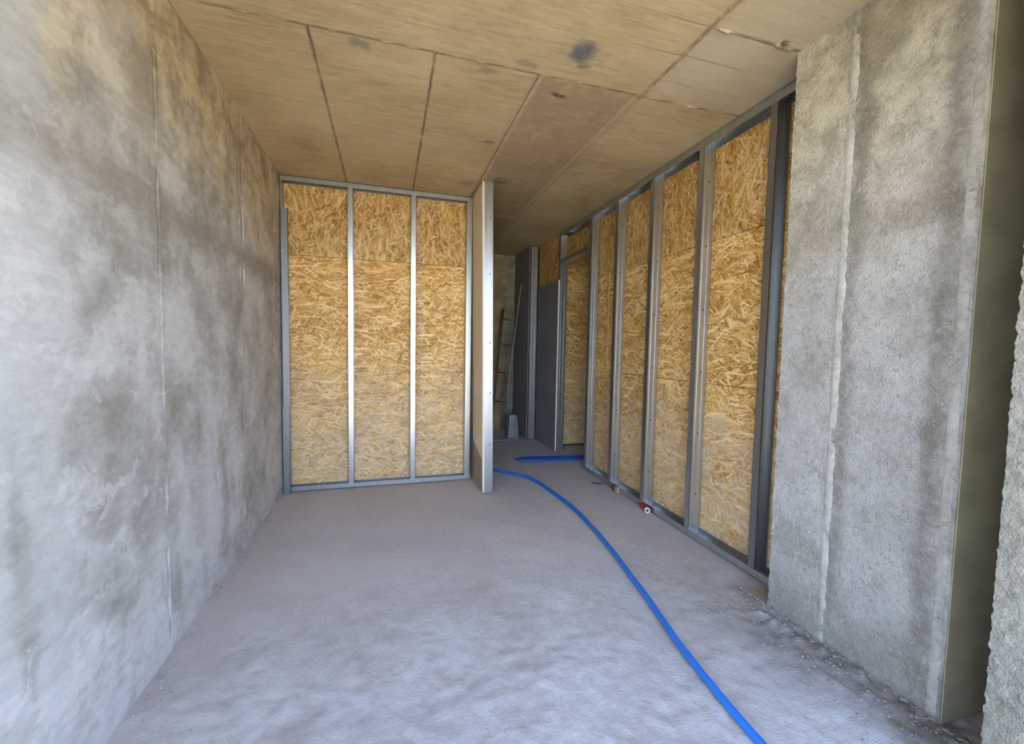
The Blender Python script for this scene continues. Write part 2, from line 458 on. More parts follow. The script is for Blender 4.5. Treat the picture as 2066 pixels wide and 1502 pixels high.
# ------------------------------------------------------------------ geometry helpers
def link(name, me, mat=None, parent=None, kind=None):
    o = bpy.data.objects.new(name, me)
    COL.objects.link(o)
    if mat is not None and me is not None and not me.materials:
        me.materials.append(mat)
    if parent is not None:
        o.parent = parent
    if kind:
        o['kind'] = kind
    return o

def root(name, kind=None, label=None, cat=None, group=None, loc=(0, 0, 0)):
    o = bpy.data.objects.new(name, None)
    o.empty_display_size = 0.05
    o.location = loc
    COL.objects.link(o)
    tag(o, label, cat, group, kind)
    return o

def tag(o, label=None, cat=None, group=None, kind=None):
    if label: o['label'] = label
    if cat: o['category'] = cat
    if group: o['group'] = group
    if kind: o['kind'] = kind
    return o

def box_into(bm, a, b):
    vs = [bm.verts.new((x, y, z)) for x in (a[0], b[0]) for y in (a[1], b[1]) for z in (a[2], b[2])]
    for f in ((0, 1, 3, 2), (4, 6, 7, 5), (0, 4, 5, 1), (2, 3, 7, 6), (0, 2, 6, 4), (1, 5, 7, 3)):
        bm.faces.new([vs[i] for i in f])

def boxes(name, lst, mat, parent=None, bevel=0.0, kind=None, origin=None):
    bm = bmesh.new()
    for a, b in lst:
        a2 = tuple(min(p, q) for p, q in zip(a, b)); b2 = tuple(max(p, q) for p, q in zip(a, b))
        box_into(bm, a2, b2)
    bmesh.ops.recalc_face_normals(bm, faces=bm.faces)
    if bevel:
        bmesh.ops.bevel(bm, geom=bm.edges[:], offset=bevel, segments=1, affect='EDGES')
    me = bpy.data.meshes.new(name)
    bm.to_mesh(me); bm.free()
    return link(name, me, mat, parent, kind)

def tube(name, pts, r, mat, parent=None, seg=12, sub=6, closed_ends=True):
    """smooth tube through control points (Catmull-Rom), real mesh."""
    P = [Vector(p) for p in pts]
    Q = [P[0] * 2 - P[1]] + P + [P[-1] * 2 - P[-2]]
    path = []
    for i in range(1, len(Q) - 2):
        for k in range(sub):
            t = k / sub
            a, b, c, d = Q[i - 1], Q[i], Q[i + 1], Q[i + 2]
            path.append(0.5 * ((2 * b) + (c - a) * t + (2 * a - 5 * b + 4 * c - d) * t * t + (-a + 3 * b - 3 * c + d) * t ** 3))
    path.append(P[-1])
    bm = bmesh.new()
    rings = []
    for i, p in enumerate(path):
        tan = (path[min(i + 1, len(path) - 1)] - path[max(i - 1, 0)]).normalized()
        ref = Vector((0, 0, 1)) if abs(tan.z) < 0.9 else Vector((1, 0, 0))
        s = tan.cross(ref).normalized(); u2 = s.cross(tan)
        rings.append([bm.verts.new(p + (s * math.cos(2 * math.pi * k / seg) + u2 * math.sin(2 * math.pi * k / seg)) * r) for k in range(seg)])
    for a, b in zip(rings, rings[1:]):
        for k in range(seg):
            bm.faces.new((a[k], a[(k + 1) % seg], b[(k + 1) % seg], b[k])).smooth = True
    if closed_ends:
        bm.faces.new(rings[0]); bm.faces.new(list(reversed(rings[-1])))
    bmesh.ops.recalc_face_normals(bm, faces=bm.faces)
    me = bpy.data.meshes.new(name)
    bm.to_mesh(me); bm.free()
    return link(name, me, mat, parent)

def slab_grid(name, o0, du, dv, nu, nv, nrm, thick, disp, mat, parent=None, kind=None):
    """a slab whose front is a displaced nu x nv grid (origin o0, edges du and dv), with sides and a back."""
    o0, du, dv, nrm = Vector(o0), Vector(du), Vector(dv), Vector(nrm)
    verts = []
    for j in range(nv + 1):
        for i in range(nu + 1):
            s, t = i / nu, j / nv
            p = o0 + du * s + dv * t
            verts.append(p + disp(p, s, t))
    faces = []
    W_ = nu + 1
    for j in range(nv):
        for i in range(nu):
            a = j * W_ + i
            faces.append((a, a + 1, a + W_ + 1, a + W_))
    ring = [i for i in range(W_)] + [j * W_ + nu for j in range(1, nv + 1)] + [nv * W_ + i for i in range(nu - 1, -1, -1)] + [j * W_ for j in range(nv - 1, 0, -1)]
    if (du.cross(dv)).dot(nrm) < 0:
        faces = [f[::-1] for f in faces]
    base = len(verts)
    L = len(ring)
    for r_ in ring:
        verts.append(verts[r_])
    for r_ in ring:
        p = verts[r_]
        verts.append(p - nrm * ((p - o0).dot(nrm) + thick))
    for k in range(L):
        faces.append((base + k, base + (k + 1) % L, base + L + (k + 1) % L, base + L + k))
    faces.append(tuple(base + L + k for k in range(L)))
    me = bpy.data.meshes.new(name)
    me.from_pydata([tuple(v) for v in verts], [], faces)
    ngrid = nu * nv
    me.polygons.foreach_set('use_smooth', [i < ngrid for i in range(len(me.polygons))])
    me.update()
    return link(name, me, mat, parent, kind)

H = 2.6
FR = lambda p, o=4: noise.fractal(p, 1.0, 2.0, o, noise_basis='PERLIN_ORIGINAL')

# ------------------------------------------------------------------ ground outside
boxes('ground', [((-60, -60, -0.6), (60, 60, -0.12))], simple('bare_earth', (0.50, 0.42, 0.27), 0.95, 0, 0.15, 2), kind='structure')

# ------------------------------------------------------------------ floor
def floor_disp(p, s, t):
    h = FR(Vector((p.x * 3, p.y * 3, 0)), 3) * 0.004
    near = max(0.0, min(1.0, (2.3 - p.y) / 0.8))
    h += near * FR(Vector((p.x * 20, p.y * 20, 3)), 4) * 0.004
    # ridge of mortar crumbs piled along the rough wall
    d = max(0.0, 1 - abs(p.x - 1.74) / 0.22) * max(0.0, min(1.0, (1.62 - p.y) / 0.1))
    h += d * (0.014 + 0.022 * FR(Vector((p.x * 22, p.y * 22, 9)), 4))
    e = 1.0 if p.y < 3.2 else 0.3
    return Vector((0, 0, min(h * e, 0.03) - 0.002))
slab_grid('floor', (-0.95, -0.4, 0), (4.25, 0, 0), (0, 6.8, 0), 300, 480, (0, 0, 1), 0.3, floor_disp, M_FL, kind='structure')

# ------------------------------------------------------------------ left wall with its two casting ridges
def wl_disp(p, s, t):
    h = FR(Vector((0, p.y * 2.0, p.z * 2.0)), 3) * 0.004 + FR(Vector((5, p.y * 16, p.z * 16)), 3) * 0.0012
    return Vector((h, 0, 0))
wall_left = slab_grid('wall_left', (-0.838, 0.1, -0.1), (0, 6.1, 0), (0, 0, 2.72), 310, 130, (1, 0, 0), 0.22, wl_disp, M_WL, kind='structure')

def ridge(name, axis_p, nrm, side, z0, z1, width, height, mat, parent, seed, gaps=0.0):
    """thin fin of mortar left by a formwork joint: a ragged half-round strip."""
    n_ = Vector(nrm); s_ = Vector(side)
    bm = bmesh.new()
    prev = None
    N = 260
    for i in range(N + 1):
        z = z0 + (z1 - z0) * i / N
        k = FR(Vector((seed, 0, z * 7)), 3)
        k2 = FR(Vector((seed + 4, 3, z * 26)), 3)
        w = width * (1 + 0.5 * k + .35 * k2); hgt = height * max(-0.6, 0.7 + 2.2 * k + .9 * k2 - gaps)
        c = Vector(axis_p) + Vector((0, 0, z)) + s_ * (0.002 * k)
        ring = [bm.verts.new(c + s_ * a * w + n_ * b * hgt) for a, b in ((-1, -0.4), (-0.7, 0.7), (0.0, 0.85), (0.7, 0.7), (1, -0.4))]
        if prev:
            for a, b, c2, d in zip(prev, prev[1:], ring[1:], ring):
                bm.faces.new((a, b, c2, d)).smooth = True
        prev = ring
    bmesh.ops.recalc_face_normals(bm, faces=bm.faces)
    me = bpy.data.meshes.new(name)
    bm.to_mesh(me); bm.free()
    return link(name, me, mat, parent)
ridge('joint_ridge', (-0.836, 1.955, 0), (1, 0, 0), (0, 1, 0), 0.0, 2.6, 0.014, 0.0012, M_WL, wall_left, 1.0)
ridge('joint_ridge', (-0.836, 2.88, 0), (1, 0, 0), (0, 1, 0), 0.0, 2.6, 0.010, 0.0014, M_WL, wall_left, 7.0)
ridge('joint_ridge', (-0.836, 2.94, 0), (1, 0, 0), (0, 1, 0), 1.6, 2.6, 0.006, 0.003, M_WL, wall_left, 9.0)

# ------------------------------------------------------------------ rough concrete wall on the right (ends at the stud wall)
def wr_disp(p, s, t):
    h = FR(Vector((1, p.y * 3, p.z * 3)), 3) * 0.003
    h += FR(Vector((2, p.y * 55, p.z * 55)), 3) * 0.0022
    e = max(0.0, 1 - (1.55 - p.y) / 0.02)
    return Vector((-h, e * 0.006 * FR(Vector((8, 2, p.z * 30)), 3), 0))
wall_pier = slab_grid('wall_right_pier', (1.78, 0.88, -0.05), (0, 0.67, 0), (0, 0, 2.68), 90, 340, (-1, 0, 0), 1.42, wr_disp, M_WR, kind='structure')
ridge('joint_ridge', (1.779, 1.292, 0), (-1, 0, 0), (0, 1, 0), 0.0, 2.6, 0.015, 0.0028, M_PM, wall_pier, 21.0)
ridge('joint_ridge', (1.779, 0.905, 0), (-1, 0, 0), (0, 1, 0), 0.0, 2.6, 0.016, 0.004, M_PM, wall_pier, 31.0)

boxes('end_face', [((1.783, 0.8765, 0.0), (3.19, 0.8795, 2.599))], M_WO, wall_pier)['label'] = 'darker olive end face of the rough concrete wall'
# jamb of the opening, rough faced, closing the view at the far right
def jb_disp(p, s, t):
    h = FR(Vector((2, p.y * 45, p.z * 45)), 3) * 0.0035 + FR(Vector((4, p.y * 5, p.z * 5)), 2) * 0.002
    e = max(0.0, 1 - (0.655 - p.y) / 0.03)
    return Vector((-h, e * (0.005 * FR(Vector((8, 2, p.z * 45)), 4)), 0))
jamb = slab_grid('wall_front_right', (1.50, -0.35, -0.12), (0, 1.005, 0), (0, 0, 2.80), 170, 380, (-1, 0, 0), 1.8, jb_disp, M_WJ, kind='structure')  # unseen outer depth added to cut side light on the left wall
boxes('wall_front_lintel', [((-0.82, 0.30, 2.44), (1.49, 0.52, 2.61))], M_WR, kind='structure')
boxes('wall_outer', [((3.2, 0.66, -0.1), (3.3, 6.2, 2.62))], M_WR, kind='structure')  # unseen shell wall, added to keep stray light out of the side room

# ------------------------------------------------------------------ ceiling: slab plus the prints of the formwork sheets, 3 mm joints
ceiling = boxes('ceiling', [((-1.05, -0.45, H + 0.012), (3.3, 6.3, H + 0.22))], M_CE, kind='structure')  # front edge carried past the opening, unseen, to even out the daylight
def cpanel(x0, y0, x1, y1, dz=0.0, g=0.0028):
    nx, ny = max(2, int((x1 - x0) / 0.05)), max(2, int((y1 - y0) / 0.05))
    def d(p, s, t):
        e = min(min(s, 1 - s) * (x1 - x0), min(t, 1 - t) * (y1 - y0))
        h = FR(Vector((p.x * 4, p.y * 4, 1)), 3) * 0.0018 + dz
        return Vector((0, 0, h))
    slab_grid('formwork_sheet', (x0 + g, y0 + g, H), (x1 - x0 - 2 * g, 0, 0), (0, y1 - y0 - 2 * g, 0), nx, ny, (0, 0, -1), 0.014, d, M_CE, ceiling)
for i, (a, b) in enumerate(((-0.84, -0.33), (-0.33, 0.21), (0.21, 0.72), (0.72, 1.29), (1.29, 2.45))):
    cpanel(a, 2.05, b, 3.86 if b < 1 else 4.30, (0.0, 0.001, 0.0, 0.0015, 0.0005)[i])
for a, b in ((-0.84, 0.72), (0.72, 1.29), (1.29, 2.6)):
    cpanel(a, 3.86 if b < 1 else 4.30, b, 6.2, 0.001)
cpanel(-0.84, 0.62, 1.30, 2.05, -0.0005)
cpanel(1.30, 1.54, 2.45, 2.05, 0.002)
cpanel(1.30, 0.62, 2.45, 1.54, 0.0)
# ragged grout fins in the joints
def fin_line(p0, p1, w, h, seed):
    p0, p1 = Vector(p0), Vector(p1)
    L = (p1 - p0).length; N = int(L / 0.012)
    d = (p1 - p0).normalized(); s = d.cross(Vector((0, 0, 1)))
    bm = bmesh.new(); prev = None
    for i in range(N + 1):
        c = p0 + d * (L * i / N)
        k = FR(Vector((seed, i * 0.11, 0)), 3); k2 = FR(Vector((seed, i * 0.5, 5)), 2)
        hh = h * max(0.0, -0.05 + 2.6 * k + k2)
        ww = w * (1 + k2)
        c = c + s * (0.004 * k)
        ring = [bm.verts.new(c + s * a * ww + Vector((0, 0, -b * hh + (0.004 if b == 0 else 0)))) for a, b in ((-1, 0), (-0.3, 1), (0.4, 0.8), (1, 0))]
        if prev:
            for a_, b_, c_, d_ in zip(prev, prev[1:], ring[1:], ring):
                bm.faces.new((a_, b_, c_, d_)).smooth = True
        prev = ring
    me = bpy.data.meshes.new('grout_fin')
    bm.to_mesh(me); bm.free()
    link('grout_fin', me, M_CE, ceiling)
fin_line((-0.84, 2.05, H), (1.9, 2.05, H), 0.004, 0.006, 3)
fin_line((-0.33, 2.05, H), (-0.33, 3.84, H), 0.0035, 0.004, 5)
fin_line((0.21, 2.05, H), (0.21, 3.84, H), 0.0035, 0.004, 8)
fin_line((1.30, 0.65, H), (1.30, 2.05, H), 0.007, 0.009, 11)
fin_line((1.29, 2.05, H), (1.29, 4.4, H), 0.004, 0.003, 12)
fin_line((1.30, 1.54, H), (1.76, 1.54, H), 0.007, 0.009, 14)

# ------------------------------------------------------------------ steel framing helpers
T = 0.0016
screw_me = None
def screw_mesh():
    global screw_me
    if screw_me is None:
        bm = bmesh.new()
        bmesh.ops.create_cone(bm, cap_ends=True, segments=8, radius1=0.0055, radius2=0.0042, depth=0.004)
        box_into(bm, (-0.0012, -0.009, -0.001), (0.0012, 0.009, 0.001))
        screw_me = bpy.data.meshes.new('screw')
        bm.to_mesh(screw_me); bm.free()
        screw_me.materials.append(M_SCREW)
    return screw_me
def add_screw(parent, p, axis):
    o = link('screw', screw_mesh(), None, parent)
    o.location = p
    o.rotation_euler = {'-y': (math.pi / 2, 0, 0), '-x': (0, -math.pi / 2, 0)}[axis]
    return o

def stud_side(parent, y, z0, z1, x0=1.942, x1=2.03, fl=0.045, lean=0.0, mat=None, screws=True, name='stud', rev=False):
    """C stud of the right wall: web faces the opening (-y) at y, flanges run away from it."""
    mat = mat or M_ME
    L = [((x0, y, z0), (x1, y + T, z1)),
         ((x0, y, z0), (x0 + T, y + fl, z1)), ((x1 - T, y, z0), (x1, y + fl, z1)),
         ((x0, y + fl - T, z0), (x0 + 0.009, y + fl, z1)), ((x1 - 0.009, y + fl - T, z0), (x1, y + fl, z1)),
         ((x0 + 0.018, y - 0.0022, z0), (x0 + 0.030, y, z1)), ((x1 - 0.030, y - 0.0022, z0), (x1 - 0.018, y, z1))]
    if rev:
        L = [((a[0], 2 * y + fl - a[1], a[2]), (b[0], 2 * y + fl - b[1], b[2])) for a, b in L]
    o = boxes(name, L, mat, parent)
    if screws:
        z = z0 + 0.28
        while z < z1 - 0.1:
            add_screw(o, ((x0 + x1) / 2, (y + fl - T if rev else y) - 0.0015, z), '-y')
            z += 0.41
    return o

def stud_back(parent, x, y, z0, z1, w=0.044, depth=0.07, mat=None):
    """C stud of the back wall: one flange faces the opening."""
    mat = mat or M_ME
    L = [((x, y, z0), (x + w, y + T, z1)), ((x, y, z0), (x + T, y + depth, z1)),
         ((x, y + depth - T, z0), (x + w, y + depth, z1)), ((x + w - T, y, z0), (x + w, y + 0.009, z1)),
         ((x + w * .42, y - 0.0015, z0), (x + w * .58, y, z1))]
    return boxes('stud', L, mat, parent)

def osb(parent, plane, a, b, z0, z1, front, vertical, t=0.012, g=0.0015):
    """OSB sheet with an 11 mm thickness; plane 'x' spans y a..b, plane 'y' spans x a..b."""
    m = {('x', 1): M_OX_V, ('x', 0): M_OX_H, ('y', 1): M_OY_V, ('y', 0): M_OY_H}[(plane, int(vertical))]
    if plane == 'x':
        l = [((front, a + g, z0 + g), (front + t, b - g, z1 - g))]
    else:
        l = [((a + g, front, z0 + g), (b - g, front + t, z1 - g))]
    return boxes('osb_panel', l, m, parent, bevel=0.001)

# ------------------------------------------------------------------ back stud wall
YB = 3.859
wall_back = root('wall_back', 'structure')
wall_back['label'] = 'back stud wall of tan strand board behind three bays of shiny steel studs'
boxes('bottom_track', [((-0.833, YB - 0.002, 0.0), (0.745, YB + 0.072, 0.003)), ((-0.833, YB - 0.002, 0.0), (0.745, YB, 0.042)), ((-0.833, YB + 0.071, 0.0), (0.745, YB + 0.0725, 0.042))], M_ME, wall_back)
boxes('top_track', [((-0.833, YB - 0.002, H - 0.003), (0.735, YB + 0.072, H)), ((-0.833, YB - 0.002, H - 0.04), (0.735, YB, H)), ((-0.833, YB + 0.071, H - 0.04), (0.735, YB + 0.0725, H))], M_ME, wall_back)
stud_back(wall_back, -0.326, YB, 0.01, H - 0.02)
stud_back(wall_back, 0.194, YB, 0.01, H - 0.02)
o = stud_back(wall_back, 0.688, YB - 0.001, 0.01, H - 0.02, w=0.050)
stud_back(wall_back, -0.834, YB + 0.004, 0.01, H - 0.02, w=0.014)
FBK = YB + 0.0735
osb(wall_back, 'y', -0.833, 0.74, 0.0, 1.985, FBK, False)
osb(wall_back, 'y', -0.833, 0.74, 1.985, H, FBK, True)

# ------------------------------------------------------------------ short partition end (plasterboard one side, stud end)
fin = root('wall_middle', 'structure')
fin['label'] = 'short partition end with beige plasterboard side and bright steel stud facing the opening'
def leaned(o, k=-0.0135):
    for v in o.data.vertices:
        v.co.x += k * (v.co.z - 0.0) + 0.028
    return o
FY0, FY1 = 3.44, 3.86
FX = 0.745
boxes_f = boxes
leaned(boxes('plasterboard', [((FX, FY0 - 0.001, 0.30), (FX + 0.0095, FY1, H - 0.012))], M_PB, fin))
bm = bmesh.new()
me = bpy.data.meshes.new('dark_plasterboard')
pv = [(FX, FY0 - 0.001, 0.012), (FX, FY1, 0.012), (FX, FY1, 0.385), (FX, FY0 - 0.001, 0.285)]
me.from_pydata([(x - 0.0012, y, z) for x, y, z in pv] + [(x + 0.0095, y, z) for x, y, z in pv], [], [(0, 1, 2, 3), (7, 6, 5, 4), (0, 4, 5, 1), (1, 5, 6, 2), (2, 6, 7, 3), (3, 7, 4, 0)])
o = leaned(link('plasterboard', me, M_PD, fin)); o['label'] = 'darker lower plasterboard strip'
leaned(boxes('plasterboard_edge', [((FX - 0.0005, FY0 - 0.006, 0.012), (FX + 0.0127, FY0 + 0.004, H - 0.012))], M_GY, fin))
sx0, sx1 = FX + 0.0128, FX + 0.0905
st = boxes('stud', [((sx0, FY0, 0.004), (sx1, FY0 + T, H - 0.01)), ((sx0, FY0, 0.004), (sx0 + T, FY0 + 0.045, H - 0.01)), ((sx1 - T, FY0, 0.004), (sx1, FY0 + 0.045, H - 0.01)),
                    ((sx0 + 0.006, FY0 - 0.003, 0.004), (sx0 + 0.014, FY0, H - 0.01)), ((sx1 - 0.014, FY0 - 0.003, 0.004), (sx1 - 0.006, FY0, H - 0.01))], M_ME, fin)
leaned(st)
for z in (0.42, 0.86, 1.28, 1.85, 2.31):
    add_screw(st, ((sx0 + sx1) / 2 + 0.012 + 0.028 - 0.0135 * z, FY0 - 0.002, z), '-y')
leaned(boxes('top_track', [((FX, FY0 + 0.0, H - 0.012), (sx1 + 0.002, FY1, H - 0.001)), ((sx1, FY0 + 0.05, H - 0.045), (sx1 + 0.002, FY1, H - 0.001))], M_ME, fin))
leaned(boxes('bottom_track', [((sx0, FY0 + 0.05, 0.001), (sx1 + 0.002, FY1, 0.004)), ((sx1, FY0 + 0.05, 0.001), (sx1 + 0.002, FY1, 0.045))], M_ME, fin))

# ------------------------------------------------------------------ right stud wall with doorway
wall_right = root('wall_right', 'structure')
wall_right['label'] = 'long right stud wall of steel studs over tan strand board, with a doorway'
X0, X1 = 1.942, 2.03
def u_track(name, ya, yb, z, up_, fl=0.045, parent=wall_right):
    zz = (z, z + 0.002) if up_ else (z - 0.002, z)
    z2 = z + fl if up_ else z - fl
    return boxes(name, [((X0 - 0.002, ya, zz[0]), (X1 + 0.002, yb, zz[1])), ((X0 - 0.002, ya, z), (X0 - 0.0004, yb, z2)), ((X1 - 0.001, ya, z), (X1 + 0.0006, yb, z2))], M_ME, parent)
u_track('bottom_track', 1.545, 3.915, 0.001, True)
u_track('top_track', 1.545, 4.70, H, False, 0.052)
for y in (2.319, 2.848, 3.365, 3.863):
    stud_side(wall_right, y, 0.006, H - 0.006)
stud_side(wall_right, 1.786, 0.006, H - 0.006, rev=True, mat=M_MD)  # pier's shade on this stud put into a darker steel
# doubled stud at the doorway
boxes('stud', [((X0 + 0.048, 3.857, 0.006), (X0 + 0.080, 3.859, H - 0.06)), ((X0 + 0.046, 3.853, 0.006), (X0 + 0.052, 3.858, H - 0.06))], M_ME, wall_right)
# doorway: far jamb stud, header track, short cripple stud
stud_side(wall_right, 4.645, 0.006, 2.245, screws=True)
stud_side(wall_right, 4.650, 2.287, H - 0.03, screws=False)
boxes('header_track', [((X0 - 0.001, 3.909, 2.245), (X1, 4.66, 2.248)), ((X0 - 0.003, 3.909, 2.245), (X0 - 0.001, 4.66, 2.283)), ((X1 - 0.001, 3.909, 2.245), (X1 + 0.001, 4.66, 2.283))], M_ME, wall_right)
# OSB sheets on the far side of the studs
XO = X1 + 0.003
osb(wall_right, 'x', 1.56, 2.78, 0.0, 1.03, XO, False)
osb(wall_right, 'x', 1.56, 2.78, 1.03, 1.96, XO, False)
osb(wall_right, 'x', 2.78, 3.91, 0.0, 1.03, XO, False)
osb(wall_right, 'x', 2.78, 3.91, 1.03, 1.96, XO, False)
osb(wall_right, 'x', 1.56, 2.78, 1.96, H, XO, True)
osb(wall_right, 'x', 2.78, 3.91, 1.96, H, XO, True)
osb(wall_right, 'x', 3.91, 4.66, 2.25, H, XO, True)
# beyond the doorway: OSB on the room side with a grey plasterboard over it
osb(wall_right, 'x', 4.66, 5.37, 2.03, H, X0, True)
boxes('osb_edge', [((X0 - 0.001, 4.655, 0.01), (X0 + 0.013, 4.6615, H - 0.01))], M_WOOD, wall_right)
osb(wall_right, 'x', 4.662, 5.37, 0.0, 2.03, X0, False)
o = boxes('plasterboard', [((X0 - 0.0125, 4.662, 0.012), (X0 - 0.0005, 5.37, 2.05))], M_PG, wall_right); o['label'] = 'dark grey plasterboard sheet'
boxes('plasterboard_edge', [((X0 - 0.0135, 4.656, 0.012), (X0 + 0.000, 4.6625, 2.05))], M_GY, wall_right)
# next length of partition, set back a little
stud_side(wall_right, 5.385, 0.006, H - 0.002, x0=1.83, x1=1.925)
u_track('bottom_track', 5.38, 6.06, 0.001, True).location = (-0.11, 0, 0)
o = boxes('plasterboard', [((1.808, 5.39, 0.012), (1.8205, 6.05, H - 0.004))], M_PG, wall_right); o['label'] = 'dark grey plasterboard sheet deep in the corridor'

# ------------------------------------------------------------------ far end of the corridor, and the room behind the doorway
wall_far = root('wall_far', 'structure')
boxes('formwork_sheet', [((-0.84, 6.06, 0.0), (1.62, 6.10, 2.52))], simple('ochre_ply', (0.36, 0.27, 0.14), 0.8, 0, 0.15, 5), wall_far)
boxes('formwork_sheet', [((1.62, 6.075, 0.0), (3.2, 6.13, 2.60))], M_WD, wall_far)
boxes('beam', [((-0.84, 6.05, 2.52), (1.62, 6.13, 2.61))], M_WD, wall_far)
wall_inner = root('wall_inner_room', 'structure')
osb(wall_inner, 'y', 2.045, 3.19, 0.03, 2.55, 4.90, False)
boxes('bottom_track', [((2.045, 4.895, 0.0), (3.19, 4.97, 0.03))], M_MD, wall_inner)

# ------------------------------------------------------------------ loose channels standing in the left corner
t = root('loose_channel', None, 'bundle of dark steel channels standing upright in the corner by the left concrete wall', 'steel channel')
y = YB - 0.034
boxes('channel', [((-0.828, y + 0.008, 0.046), (-0.826, y + 0.030, 2.335)), ((-0.828, y + 0.008, 0.046), (-0.776, y + 0.010, 2.335)), ((-0.778, y + 0.008, 0.046), (-0.776, y + 0.030, 2.335))], M_MD, t)
boxes('channel', [((-0.822, y + 0.002, 0.046), (-0.820, y + 0.008, 1.63)), ((-0.822, y + 0.002, 0.046), (-0.772, y + 0.0035, 1.63)), ((-0.7735, y + 0.0, 0.046), (-0.772, y + 0.008, 1.63))], M_MD, t)
boxes('channel', [((-0.828, y - 0.006, 0.0), (-0.826, y, 0.72)), ((-0.828, y - 0.006, 0.0), (-0.775, y - 0.0045, 0.72)), ((-0.777, y - 0.006, 0.0), (-0.775, y, 0.72))], M_MD, t)
boxes('wire_clip', [((-0.83, y + 0.0, 1.985), (-0.815, y + 0.004, 1.988)), ((-0.818, y + 0.0, 1.985), (-0.814, y + 0.004, 2.0))], M_WHITE, t)

# ------------------------------------------------------------------ blue pipe across the floor
R = 0.0145
zb = R + 0.001
t = tube('water_pipe', [(0.98, 4.20, zb), (1.04, 4.035, zb), (1.18, 3.87, zb), (1.265, 3.768, zb), (1.328, 3.56, zb), (1.352, 3.324, zb), (1.374, 3.04, zb), (1.372, 2.774, zb), (1.345, 2.46, zb), (1.310, 2.18, zb),
                        (1.272, 1.96, zb), (1.244, 1.78, zb), (1.204, 1.58, zb), (1.172, 1.419, zb), (1.142, 1.183, zb), (1.127, 0.993, zb), (1.12, 0.7, zb), (1.135, 0.35, zb), (1.16, -0.2, zb)], R, M_BLUE, sub=8, seg=14)
tag(t, 'long bright blue plastic pipe curving across the floor from the corridor toward the opening', 'pipe')
pts = []
x_out = [2.30, 2.28, 2.26]
ys = [4.225, 4.255, 4.285, 4.315, 4.345]
for k, yy in enumerate(ys):
    row = [(x_, yy + (2.25 - x_) * 0.115 + (0.0 if x_ > 1.5 else (2 - k) * 0.010), 0) for x_ in (2.25, 2.0, 1.75, 1.55, 1.37 + abs(k - 2) * 0.015)]
    pts += [(a, b, 0.0125 + 0.002 * (k % 2)) for a, b, c in (row if k % 2 == 0 else reversed(row))]
t = tube('pipe_coil', pts, 0.0115, M_NAVY, sub=5, seg=10)
tag(t, 'flattened loop of dark blue pipe lying on the floor and running into the doorway', 'pipe')

# ------------------------------------------------------------------ red capped tube at the foot of the third stud
d = Vector((0.045, 0.17, 0)).normalized()
p0 = Vector((1.905, 2.735, 0.022))
t = root('socket_tube', None, 'small dark red plastic tube with white rim lying at the foot of the stud wall', 'tube')
tube('body', [p0, p0 + d * 0.06, p0 + d * 0.11], 0.0205, M_RED, t, seg=18)
tube('tail', [p0 + d * 0.11, p0 + d * 0.16 + Vector((0, 0, -0.006)), p0 + d * 0.20 + Vector((-.004, 0, -0.010))], 0.010, M_RED, t)
def ring_mesh(name, c, axis, r0, r1, depth, mat, parent, seg=24):
    bm = bmesh.new()
    ax = axis.normalized(); s = ax.cross(Vector((0, 0, 1))).normalized(); u_ = s.cross(ax)
    L = []
    for k in range(seg):
        a = 2 * math.pi * k / seg
        dr = s * math.cos(a) + u_ * math.sin(a)
        L.append([bm.verts.new(c + dr * r1), bm.verts.new(c + dr * r1 - ax * depth), bm.verts.new(c + dr * r0 - ax * depth), bm.verts.new(c + dr * r0)])
    for k in range(seg):
        a, b = L[k], L[(k + 1) % seg]
        for i in range(4):
            bm.faces.new((a[i], b[i], b[(i + 1) % 4], a[(i + 1) % 4]))
    bmesh.ops.recalc_face_normals(bm, faces=bm.faces)
    me = bpy.data.meshes.new(name); bm.to_mesh(me); bm.free()
    return link(name, me, mat, parent)
ring_mesh('rim', p0, d, 0.012, 0.0215, 0.012, M_WHITE, t)
tube('core', [p0 - d * 0.006, p0 - d * 0.003, p0 + d * 0.002], 0.0125, M_BLACK, t, seg=16)

# brown bracket at the foot of the second stud, bent wire, wood strip
t = root('wedge_block', None, 'small brown wooden wedge block at the foot of the steel stud', 'wedge')
boxes('block', [((1.905, 3.225, 0.0), (1.938, 3.262, 0.055))], M_BROWN, t, bevel=0.003)
boxes('pale_end', [((1.912, 3.185, 0.0), (1.938, 3.222, 0.045))], simple('pale_wood', (0.45, 0.33, 0.22), 0.8), t, bevel=0.003)
t = tube('bent_strap', [(1.83, 3.50, 0.006), (1.835, 3.465, 0.008), (1.858, 3.43, 0.008), (1.885, 3.425, 0.007), (1.90, 3.445, 0.006)], 0.0045, M_BLACK, sub=5, seg=8)
tag(t, 'short black bent strap lying on the floor near the stud wall track', 'strap')
t = boxes('wood_strip', [((X1 - 0.012, 3.632, 0.985), (X1 + 0.002, 3.654, 1.985))], M_WOOD, bevel=0.002)
tag(t, 'thin orange wooden strip fixed upright on the strand board between two studs', 'wood strip')

